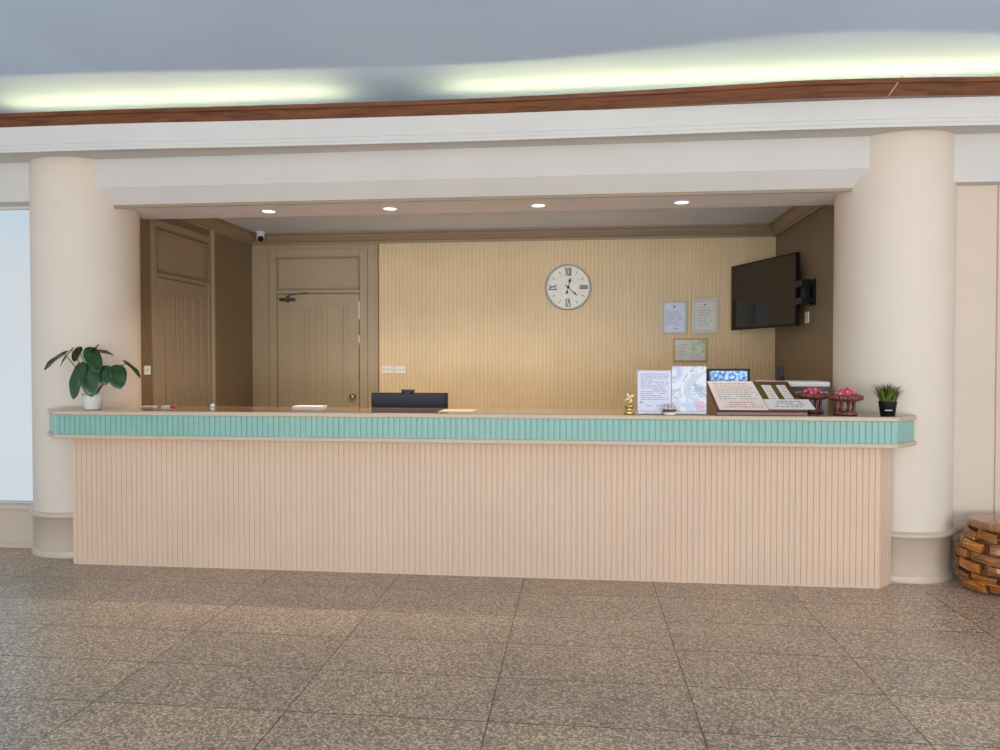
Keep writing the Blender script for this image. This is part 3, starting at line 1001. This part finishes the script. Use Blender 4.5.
pr = thing('office_printer', 'grey office machine with a pale flat lid behind the offering tray', 'printer', (1.475, 0.66, 0.75))
b_ = MB()
b_.box(-0.195, 0.205, -0.16, 0.17, 0.0, 0.44)
b_.build('body', M['printer'], pr, bevel=0.006)
b_ = MB()
b_.box(-0.19, 0.20, -0.165, 0.172, 0.44, 0.470)
b_.build('control_band', M['printer_dark'], pr, bevel=0.003)
b_ = MB()
b_.box(-0.20, 0.21, -0.18, 0.175, 0.470, 0.505)
b_.build('lid', M['printer_lid'], pr, bevel=0.006)
b_ = MB()
b_.box(-0.14, 0.15, -0.165, -0.159, 0.33, 0.36)
b_.build('paper_slot', M['printer_dark'], pr)
MB().box(-0.12, 0.13, -0.21, -0.158, 0.20, 0.212).build('output_tray', M['printer_dark'], pr)
hs = thing('telephone_handset', 'black cordless handset standing on the grey machine lid', 'telephone', (1.432, 0.755, 1.2555))
b_ = MB()
b_.lathe([(0.030, 0), (0.032, 0.012), (0.022, 0.02)], n=20)
b_.build('cradle', M['black'], hs)
b_ = MB()
b_.box(-0.022, 0.022, -0.012, 0.012, 0.015, 0.10, mtx=Matrix.Rotation(-0.12, 4, 'X'))
b_.build('receiver', M['black'], hs, bevel=0.006)

# ------------------------------------------------------------------ on the counter
def flat_sheet(name, label, cat, cx, cy, w, d, t, rz, mt, group=None, z=ZT):
    o = MB().box(-w / 2, w / 2, -d / 2, d / 2, 0.0, t).build(name, mt)
    o.location = (cx, cy, z + 0.0004)
    o.rotation_euler = (0, 0, rz)
    return tag(o, label, cat, group)

# paper lying on the counter, stack near the door
flat_sheet('paper_stack', 'white stack of papers lying on the counter in front of the back door', 'papers', -1.90, 0.35, 0.21, 0.12, 0.012, 0.02, M['paper'])
flat_sheet('paper_sheet', 'cream sheet of paper flat on the counter beside the monitor', 'paper', -0.80, 0.13, 0.23, 0.24, 0.002, 0.0, M['paper_cream'])
flat_sheet('white_card', 'white card lying on the counter right beside the left column', 'card', -3.08, 0.31, 0.09, 0.06, 0.006, 0.2, M['paper'])
q = thing('sweet_packet', 'little white and red packet on the counter near the left column', 'packet', (-2.93, 0.30, ZT + 0.0004), 0.1)
b_ = MB(); b_.box(-0.045, 0.02, -0.02, 0.02, 0, 0.010); b_.build('wrapper', M['paper'], q, bevel=0.003)
b_ = MB(); b_.box(0.02, 0.05, -0.022, 0.022, 0, 0.013); b_.build('seal', M['red'], q, bevel=0.003)
q = thing('glue_bottle', 'tiny blue capped bottle on the counter before the left alcove door', 'bottle', (-2.62, 0.34, ZT + 0.0004))
MB().lathe([(0.013, 0), (0.014, 0.004), (0.014, 0.018), (0.008, 0.022)], n=18).build('body', M['cert_blue'], q)
MB().lathe([(0.009, 0.021), (0.009, 0.032), (1e-5, 0.033)], n=16).build('cap', M['blue'], q)

# gold ornament
q = thing('gold_ornament', 'gold pot ornament topped with a pale gold pinwheel flower', 'ornament', (0.309, -0.075, ZT))
MB().lathe([(0.026, 0.0), (0.033, 0.006), (0.031, 0.016), (0.022, 0.028), (0.020, 0.036), (0.027, 0.046), (0.033, 0.054), (0.030, 0.058), (0.016, 0.056), (1e-5, 0.054)], n=28).build('pot', M['gold'], q)
b_ = MB()
b_.tube([(0, 0, 0.05), (0.002, 0, 0.075), (0, -0.002, 0.098)], 0.004, 8)
b_.tube([(0.006, 0, 0.05), (0.012, 0, 0.07), (0.010, -0.002, 0.082)], 0.003, 8)
b_.build('stem', M['gold'], q)
b_ = MB()
for k in range(4):
    a = k * PI / 2 + 0.35
    ca, sa = math.cos(a), math.sin(a)
    pts_ = [(0.0, 0.0), (0.012, 0.004), (0.022, 0.003), (0.034, 0.008)]
    b_.tube([(ca * u_ - sa * v_, -0.006 - 0.002 * i, 0.104 + sa * u_ + ca * v_) for i, (u_, v_) in enumerate(pts_)], [0.004, 0.008, 0.0075, 0.003], 10)
    b_.tube([(0.012 * math.cos(a + .8), -0.01, 0.104 + 0.012 * math.sin(a + .8)), (0.016 * math.cos(a + .8), -0.014, 0.104 + 0.016 * math.sin(a + .8))], 0.004, 8)
b_.ball((0, -0.010, 0.104), 0.008, 12)
b_.build('flower', M['pale_gold'], q)

# two upright acrylic sign holders
def holder(label, x0, x1, yb, h, mt, lean=0.05):
    r = thing('sign_holder', label, 'sign holder', ((x0 + x1) / 2, yb, ZT + 0.0003), 0.01, 'upright sign holders on the counter')
    w = (x1 - x0) / 2
    rot = Matrix.Rotation(-lean, 4, 'X')
    b_ = MB()
    b_.box(-w, w, 0.0, 0.003, 0.016, h, mtx=rot)
    b_.box(-w, w, -0.004, 0.065, 0.0, 0.006)
    b_.box(-w, w, -0.004, 0.003, 0.0, 0.02)
    b_.build('holder', M['acrylic'], r, bevel=0.001)
    p = MB().box(-w, w, -0.0025, -0.0005, 0.02, h, mtx=rot).build('printed_sheet', mt, r)
    return r, w, rot

r, w, rot = holder('upright sign holder with a lined white text sheet beside the gold ornament', 0.362, 0.568, -0.045, 0.272, M['paper_blue'])
b_ = MB()
dashes(b_, -w + 0.02, w - 0.015, 0.085, 0.255, 14, 0.0042, -0.0031, 'full', .95, 21)
dashes(b_, -w + 0.05, w - 0.05, 0.045, 0.06, 1, 0.004, -0.0031, 'full', .95, 22)
b_.v = [tuple(rot @ Vector(p)) for p in b_.v]
b_.build('printed_text', M['ink_soft'], r)
b_ = MB(); b_.box(-w + 0.014, -w + 0.034, -0.0032, -0.0026, 0.068, 0.078); b_.v = [tuple(rot @ Vector(p)) for p in b_.v]
b_.build('logo', M['ink_soft'], r)
r, w, rot = holder('upright sign holder with a blue marbled picture sheet and pink flower', 0.572, 0.782, -0.045, 0.298, M['marble'])
b_ = MB()
for k in range(6):
    a = k * PI / 3
    b_.lathe([(1e-5, 0.0), (0.017, 0.0)], c=(0.065 + 0.018 * math.cos(a), -0.0034 - 0.0001 * k, 0.055 + 0.016 * math.sin(a)), n=12, mtx=RX, cap=False)
b_.v = [tuple(rot @ Vector(p)) for p in b_.v]
b_.build('flower_print', M['print_pink'], r)
b_ = MB()
dashes(b_, 0.01, w - 0.02, 0.12, 0.19, 5, 0.004, -0.0032, 'center', .95, 25)
b_.v = [tuple(rot @ Vector(p)) for p in b_.v]
b_.build('printed_text', M['ink_soft'], r)

# small pottery ornament between the holders
q = thing('pottery_ornament', 'little cream and brown lotus ornament in front of the two sign holders', 'ornament', (0.553, -0.10, ZT))
MB().lathe([(0.030, 0.0), (0.036, 0.004), (0.040, 0.012), (0.034, 0.02)], n=28).build('base', M['pottery'], q)
MB().lathe([(0.034, 0.019), (0.042, 0.026), (0.044, 0.033), (0.036, 0.036), (0.02, 0.034)], n=28).build('band', M['pottery_brown'], q)
b_ = MB()
for k in range(7):
    a = k * 2 * PI / 7
    c_, s_ = math.cos(a), math.sin(a)
    b_.tube([(0.014 * c_, 0.014 * s_, 0.032), (0.026 * c_, 0.026 * s_, 0.044), (0.024 * c_, 0.024 * s_, 0.058), (0.018 * c_, 0.018 * s_, 0.068)], [0.008, 0.011, 0.008, 0.002], 8)
b_.tube([(0, 0, 0.03), (0, 0, 0.05), (0, 0, 0.074)], [0.012, 0.012, 0.002], 8)
b_.build('petals', M['ceramic'], q)

# slanted wooden display case
CX0, CX1, CY0, CY1 = 0.835, 1.372, -0.095, 0.355
ZF, ZB = 0.022, 0.182
dc = thing('display_case', 'slanted dark wooden display case at the right of the counter', 'display case', (0, 0, ZT))
sl = math.atan2(ZB - ZF, CY1 - CY0)
b_ = MB()
prof = [(CY0, 0.0), (CY1, 0.0), (CY1, ZB), (CY0, ZF)]
vs = [(CX0, y, z) for y, z in prof] + [(CX1, y, z) for y, z in prof]
b_.add(vs, [(0, 1, 2, 3), (7, 6, 5, 4), (0, 4, 5, 1), (1, 5, 6, 2), (2, 6, 7, 3), (3, 7, 4, 0)])
b_.build('body', M['case_wood'], dc, bevel=0.003)
def slope(x, s, lift):  # point on the slope: s along it from the front edge, lift off it
    return Vector((x, CY0 + s * math.cos(sl) - lift * math.sin(sl), ZF + s * math.sin(sl) + lift * math.cos(sl)))
SL = math.hypot(CY1 - CY0, ZB - ZF)
def sbox(b_, xa, xb, s0, s1, l0, l1):
    vs = [slope(x, s, l) for l in (l0, l1) for s in (s0, s1) for x in (xa, xb)]
    b_.add(vs, [(0, 2, 3, 1), (4, 5, 7, 6), (0, 1, 5, 4), (2, 6, 7, 3), (0, 4, 6, 2), (1, 3, 7, 5)])
b_ = MB()
sbox(b_, CX0, CX1, SL - 0.03, SL, 0, 0.014)
sbox(b_, CX0, CX0 + 0.025, 0, SL - 0.03, 0, 0.014)
sbox(b_, CX1 - 0.025, CX1, 0, SL - 0.03, 0, 0.014)
sbox(b_, CX0 + 0.025, CX1 - 0.025, 0, 0.02, 0, 0.014)
b_.build('rim', M['case_wood'], dc, bevel=0.003)
b_ = MB(); sbox(b_, CX0 + 0.02, CX1 - 0.02, 0.015, SL - 0.025, 0, 0.004)
b_.build('felt_panel', M['felt'], dc)
def card(label, xa, xb, s0, s1, seed):
    r = thing('price_card', label, 'card', (0, 0, ZT), 0, 'cards in the display case')
    b_ = MB(); sbox(b_, xa, xb, s0, s1, 0.0045, 0.0065); b_.build('card', M['paper'], r)
    t_ = MB(); rr = random.Random(seed)
    for k in range(6):
        s = s0 + (s1 - s0) * (k + 0.7) / 6.6
        w_ = rr.uniform(0.5, 0.85) * (xb - xa)
        m_ = (xa + xb) / 2
        t_.add([slope(m_ - w_ / 2, s, 0.0072), slope(m_ + w_ / 2, s, 0.0072), slope(m_ + w_ / 2, s + 0.008, 0.0072), slope(m_ - w_ / 2, s + 0.008, 0.0072)], [(0, 1, 2, 3)])
    t_.build('printed_text', M['ink_grey'], r)
card('white printed card on olive felt in the display case, the left of two', 1.192, 1.250, 0.17, SL - 0.045, 31)
card('white printed card on olive felt in the display case, the right of two', 1.287, 1.342, 0.17, SL - 0.045, 33)
# papers on the slope
def slope_text(b_, xa, xb, s, h, lift, seed, fill=.92, wmin=0.010, wmax=0.028):
    rr = random.Random(seed)
    x = xa
    while x < xb - wmin:
        w_ = min(rr.uniform(wmin, wmax), xb - x)
        if rr.random() < fill:
            b_.add([slope(x, s, lift), slope(x + w_, s, lift), slope(x + w_, s + h, lift), slope(x, s + h, lift)], [(0, 1, 2, 3)])
        x += w_ + 0.006
r = thing('notice_sheet', 'large printed notice sheet laid over the left half of the display case', 'notice', (0, 0, ZT))
b_ = MB(); sbox(b_, 0.850, 1.142, -0.005, SL - 0.004, 0.0148, 0.0165); b_.build('sheet', M['paper_pink'], r)
t_ = MB(); t2 = MB()
for k in range(8):
    s = SL - 0.055 - k * 0.037
    slope_text(t_, 0.88, 1.10 + 0.015 * (k % 3), s, 0.009, 0.0170, 40 + k)
slope_text(t2, 0.93, 1.07, 0.105, 0.012, 0.0170, 61)
slope_text(t2, 0.92, 1.09, 0.070, 0.013, 0.0170, 62)
slope_text(t2, 0.89, 1.12, 0.032, 0.013, 0.0170, 63)
t_.build('printed_text', M['ink_grey'], r)
t2.build('red_text', M['ink_red'], r)
r = thing('notice_strip', 'smaller white notice overhanging the lower right of the display case', 'notice', (0, 0, ZT))
b_ = MB(); sbox(b_, 1.146, 1.418, 0.008, 0.165, 0.0148, 0.0162); b_.build('sheet', M['paper'], r)
t_ = MB()
for k in range(4):
    slope_text(t_, 1.19 + 0.01 * k, 1.37, 0.04 + 0.028 * k, 0.010, 0.0168, 70 + k)
t_.build('printed_text', M['ink_grey'], r)

# offering trays with garlands
def offering_tray(label, loc, R=0.094, H=0.155):
    r = thing('offering_tray', label, 'offering tray', loc, 0, 'carved offering trays on the counter')
    b_ = MB()
    b_.lathe([(0.066, 0.0), (0.070, 0.006), (0.068, 0.016), (0.060, 0.022), (0.058, 0.028), (1e-5, 0.028)], n=36)
    b_.build('base', M['tray_wood'], r)
    for k in range(8):
        a = k * PI / 4 + 0.2
        c_, s_ = math.cos(a), math.sin(a)
        rr_ = 0.052
        MB().lathe([(0.009, 0.026), (0.011, 0.032), (0.0075, 0.042), (0.0065, 0.055), (0.009, 0.066), (0.008, 0.076), (0.012, 0.086)], c=(rr_ * c_, rr_ * s_, 0), n=10).build('baluster', M['tray_wood'], r)
    b_ = MB()
    b_.lathe([(1e-5, 0.083), (0.060, 0.083), (0.080, 0.087), (0.093, 0.097), (0.097, 0.110), (0.094, 0.122), (0.086, 0.126), (0.079, 0.118), (1e-5, 0.114)], n=48)
    for k in range(26):
        a = k * 2 * PI / 26
        b_.ball((0.093 * math.cos(a), 0.093 * math.sin(a), 0.108), 0.0115, 8, sz=1.25)
    b_.build('dish', M['tray_wood'], r)
    return r
def garland(label, loc, seed, tall):
    r = thing('flower_garland', label, 'garland', loc, 0, 'garlands on the offering trays')
    rr = random.Random(seed)
    b1, b2, b3 = MB(), MB(), MB()
    for k in range(110):
        a = rr.uniform(0, 2 * PI)
        q_ = 0.058 * math.sqrt(rr.random())
        z = 0.0115 + (tall * max(0, 1 - (q_ / 0.058) ** 2)) * rr.uniform(0.6, 1.0)
        t = rr.random()
        (b1 if t < .5 else b2 if t < .84 else b3).ball((q_ * math.cos(a), q_ * math.sin(a), z), rr.uniform(0.006, 0.011), 8)
    for b_, nm, mt in ((b1, 'pink_blossoms', M['flower']), (b2, 'red_blossoms', M['flower_red']), (b3, 'pale_blossoms', M['flower_pale'])):
        o = b_.build(nm, mt, r)
        o['kind'] = 'stuff'
T1 = (1.492, 0.22, ZT); T2 = (1.628, 0.02, ZT)
offering_tray('carved red brown offering tray half hidden by the white notice', T1)
offering_tray('carved red brown offering tray standing clear, next to the grass pot', T2)
garland('heap of pink and red blossoms on the half hidden offering tray', (T1[0], T1[1], ZT + 0.1145), 3, 0.034)
garland('heap of pink and red blossoms on the clear standing offering tray', (T2[0], T2[1], ZT + 0.1145), 8, 0.036)

# grass in a black pot
gp = thing('potted_grass', 'small tuft of artificial grass in a black pot at the right counter end', 'plant', (1.858, -0.025, ZT))
MB().lathe([(0.039, 0.0), (0.041, 0.002), (0.052, 0.083), (0.053, 0.088), (0.048, 0.088), (0.046, 0.078), (1e-5, 0.078)], n=32).build('pot', M['black'], gp)
b_ = MB()
for k in range(5):
    x = -0.033 + k * 0.0085
    b_.add([(x, -0.0475, 0.033), (x + 0.0065, -0.0478, 0.033), (x + 0.0065, -0.0486, 0.0385), (x, -0.0483, 0.0385)], [(0, 1, 2, 3)])
b_.build('label_print', M['paper'], gp)
def blades(n, seed, spread, mt, nm, hmin, hmax):
    rr = random.Random(seed)
    b_ = MB()
    for k in range(n):
        a = rr.uniform(0, 2 * PI)
        q_ = 0.042 * math.sqrt(rr.random())
        x, y = q_ * math.cos(a), q_ * math.sin(a)
        ln = rr.uniform(hmin, hmax)
        out = spread * (0.25 + q_ / 0.042) * rr.uniform(0.6, 1.2)
        dx, dy = math.cos(a + rr.uniform(-.5, .5)), math.sin(a + rr.uniform(-.5, .5))
        w = rr.uniform(0.0026, 0.0042)
        px_, py_ = -dy, dx
        vs, fs = [], []
        for i in range(6):
            t = i / 5
            ox = out * t ** 1.9
            z = 0.076 + ln * (t - 0.18 * t ** 3 * spread * 8)
            ww = w * (1 - t ** 1.7) + 0.0002
            vs.append((x + dx * ox - px_ * ww, y + dy * ox - py_ * ww, z))
            vs.append((x + dx * ox + px_ * ww, y + dy * ox + py_ * ww, z))
        fs = [(2 * i, 2 * i + 1, 2 * i + 3, 2 * i + 2) for i in range(5)]
        b_.add(vs, fs, 0, True)
    o = b_.build(nm, mt, gp, recalc=False)
    o['kind'] = 'stuff'
blades(300, 5, 0.062, M['grass'], 'grass_blades', 0.06, 0.138)
blades(90, 6, 0.045, M['grass_pale'], 'pale_grass_blades', 0.06, 0.115)

# leafy plant in a white pot
PX, PY = -3.30, 0.0
pp = thing('potted_plant', 'broad leaved green plant in a white pot at the left counter end', 'plant', (PX, PY, ZT))
MB().lathe([(0.048, 0.0), (0.052, 0.004), (0.066, 0.085), (0.068, 0.11), (0.062, 0.11), (0.060, 0.095), (1e-5, 0.095)], n=36).build('pot', M['ceramic'], pp)
MB().lathe([(1e-5, 0.096), (0.059, 0.096)], n=28, cap=False).build('soil', M['soil'], pp)
S = 1 / 127.0
def P2(px, py, dy):  # local frame of the plant: metres right / towards the camera / up
    return Vector(((px - 92.5) * S, dy, (409.5 - py) * S))
def leaf(base, tip, width, normal, fold=0.25, droop=0.12):
    base, tip, normal = Vector(base), Vector(tip), Vector(normal).normalized()
    ax = (tip - base)
    ln = ax.length
    ax.normalize()
    side = ax.cross(normal).normalized()
    nrm = side.cross(ax).normalized()
    nu, nv = 14, 8
    vs, fs = [], []
    for i in range(nu + 1):
        t = i / nu
        tt = -0.20 + 1.20 * t
        # heart shaped half width with rounded lobes behind the stalk joint
        wd = width * (math.sin(PI * min(1, t ** 0.80)) ** 0.52) * (1.0 if t > 0.01 else 0.0)
        for j in range(nv + 1):
            s = -1 + 2 * j / nv
            notch = -0.0
            u_ = tt
            if tt < 0.08:
                u_ = tt + (0.08 - tt) * max(0, 1 - abs(s) * 2.2)
            z = fold * abs(s) * wd * 0.5 - droop * ln * (u_ ** 2) + 0.015 * ln * math.sin(9 * u_ + 3 * s)
            vs.append(base + ax * (u_ * ln) + side * (s * wd) + nrm * z)
    for i in range(nu):
        for j in range(nv):
            a = i * (nv + 1) + j
            fs.append((a, a + 1, a + nv + 2, a + nv + 1))
    b_ = MB()
    b_.add(vs, fs, 0, True)
    o = b_.build('leaf', M['leaf'], pp, recalc=False)
    md = o.modifiers.new('thickness', 'SOLIDIFY')
    md.thickness = 0.0012
    return o
def stalk(end, mid=None):
    e_ = Vector(end)
    m_ = Vector(mid) if mid else Vector((e_.x * 0.45, e_.y * 0.4, max(0.16, e_.z * 0.72)))
    p0 = Vector((e_.x * 0.08, e_.y * 0.1, 0.094))
    pts_ = [(p0 * (1 - t) ** 2 + m_ * 2 * t * (1 - t) + e_ * t * t) for t in [i / 8 for i in range(9)]]
    MB().tube(pts_, [0.0042 - 0.0016 * i / 8 for i in range(9)], 8).build('stalk', M['stem'], pp)
LV = [  # base px, base depth, tip px, tip depth, half width, normal
    ((68, 361), -0.02, (49, 373), -0.03, 0.050, (-0.50, -0.12, 0.70)),
    ((76, 358), -0.03, (69, 371), -0.09, 0.036, (-0.6, -0.55, 0.55)),
    ((81, 357), -0.01, (73, 367), 0.02, 0.034, (-0.75, 0.2, 0.65)),
    ((90, 373), -0.08, (84, 399), -0.14, 0.068, (-0.25, -0.85, 0.45)),
    ((97, 373), -0.08, (103, 397), -0.14, 0.064, (0.30, -0.88, 0.35)),
    ((93, 359), -0.03, (107, 376), -0.10, 0.052, (0.40, -0.72, 0.55)),
    ((91, 357), -0.01, (85, 355), 0.02, 0.022, (0.2, -0.5, 0.8)),
    ((95, 355), 0.02, (91, 363), -0.05, 0.034, (-0.7, -0.5, 0.5)),
    ((116, 374), -0.03, (124, 390), -0.08, 0.064, (0.3, -0.85, 0.42)),
    ((107, 374), -0.05, (112, 387), -0.09, 0.055, (0.0, -0.8, 0.6)),
    ((122, 369), 0.02, (137, 380), 0.01, 0.046, (0.50, 0.14, 0.74)),
    ((97, 359), 0.03, (105, 361), 0.09, 0.034, (0.2, -0.3, 0.9)),
]
for bp, bd, tp, td, w_, nr in LV:
    bs = P2(bp[0], bp[1], bd)
    leaf(bs, P2(tp[0], tp[1], td), w_, nr)
    stalk(bs)

# ------------------------------------------------------------------ stool of wooden blocks
st = thing('wooden_stool', 'round golden brown stool of stacked wooden blocks by the pink wall', 'stool', (2.592, 0.07, 0))
st.scale = (1.0, 1.0, 0.955)
def barrel(z):
    t = (z - 0.19) / 0.23
    return 0.268 - 0.062 * t * t
rr = random.Random(12)
rows = 6
rh = 0.40 / rows
for i in range(rows):
    z0 = 0.004 + i * rh
    nb = 8
    for k in range(nb):
        a0 = (k + (0.5 if i % 2 else 0.0)) * 2 * PI / nb + rr.uniform(-0.05, 0.05)
        span = 2 * PI / nb * rr.uniform(0.62, 0.92)
        tilt = rr.uniform(-0.014, 0.014)
        th = rr.uniform(0.030, 0.045)
        b_ = MB()
        ns = 8
        vs = []
        hh = rh * rr.uniform(0.72, 0.98)
        jut = rr.uniform(-0.016, 0.010)
        for s in range(ns + 1):
            a = a0 + span * s / ns
            zz = z0 + tilt * (s / ns - 0.5) * 2 + (0.010 if z0 < 0.02 else 0)
            for (dr, dz) in ((0.0, 0.0), (0.004, hh * 0.5), (0.0, hh), (-th, hh), (-th, 0.0)):
                R_ = barrel(zz + dz) + dr + jut
                vs.append((R_ * math.cos(a), R_ * math.sin(a), max(0.001, zz + dz)))
        fs = []
        for s in range(ns):
            for j in range(5):
                fs.append((s * 5 + j, s * 5 + (j + 1) % 5, (s + 1) * 5 + (j + 1) % 5, (s + 1) * 5 + j))
        fs.append(tuple(range(5)))
        fs.append(tuple(reversed(range(ns * 5, ns * 5 + 5))))
        b_.add(vs, fs)
        b_.build('block', M['stool'], st, bevel=0.004)
MB().lathe([(0.17, 0.395), (0.196, 0.397), (0.203, 0.403), (0.203, 0.438), (0.197, 0.445), (0.18, 0.447), (1e-5, 0.448)], n=56).build('seat', M['stool_top'], st)
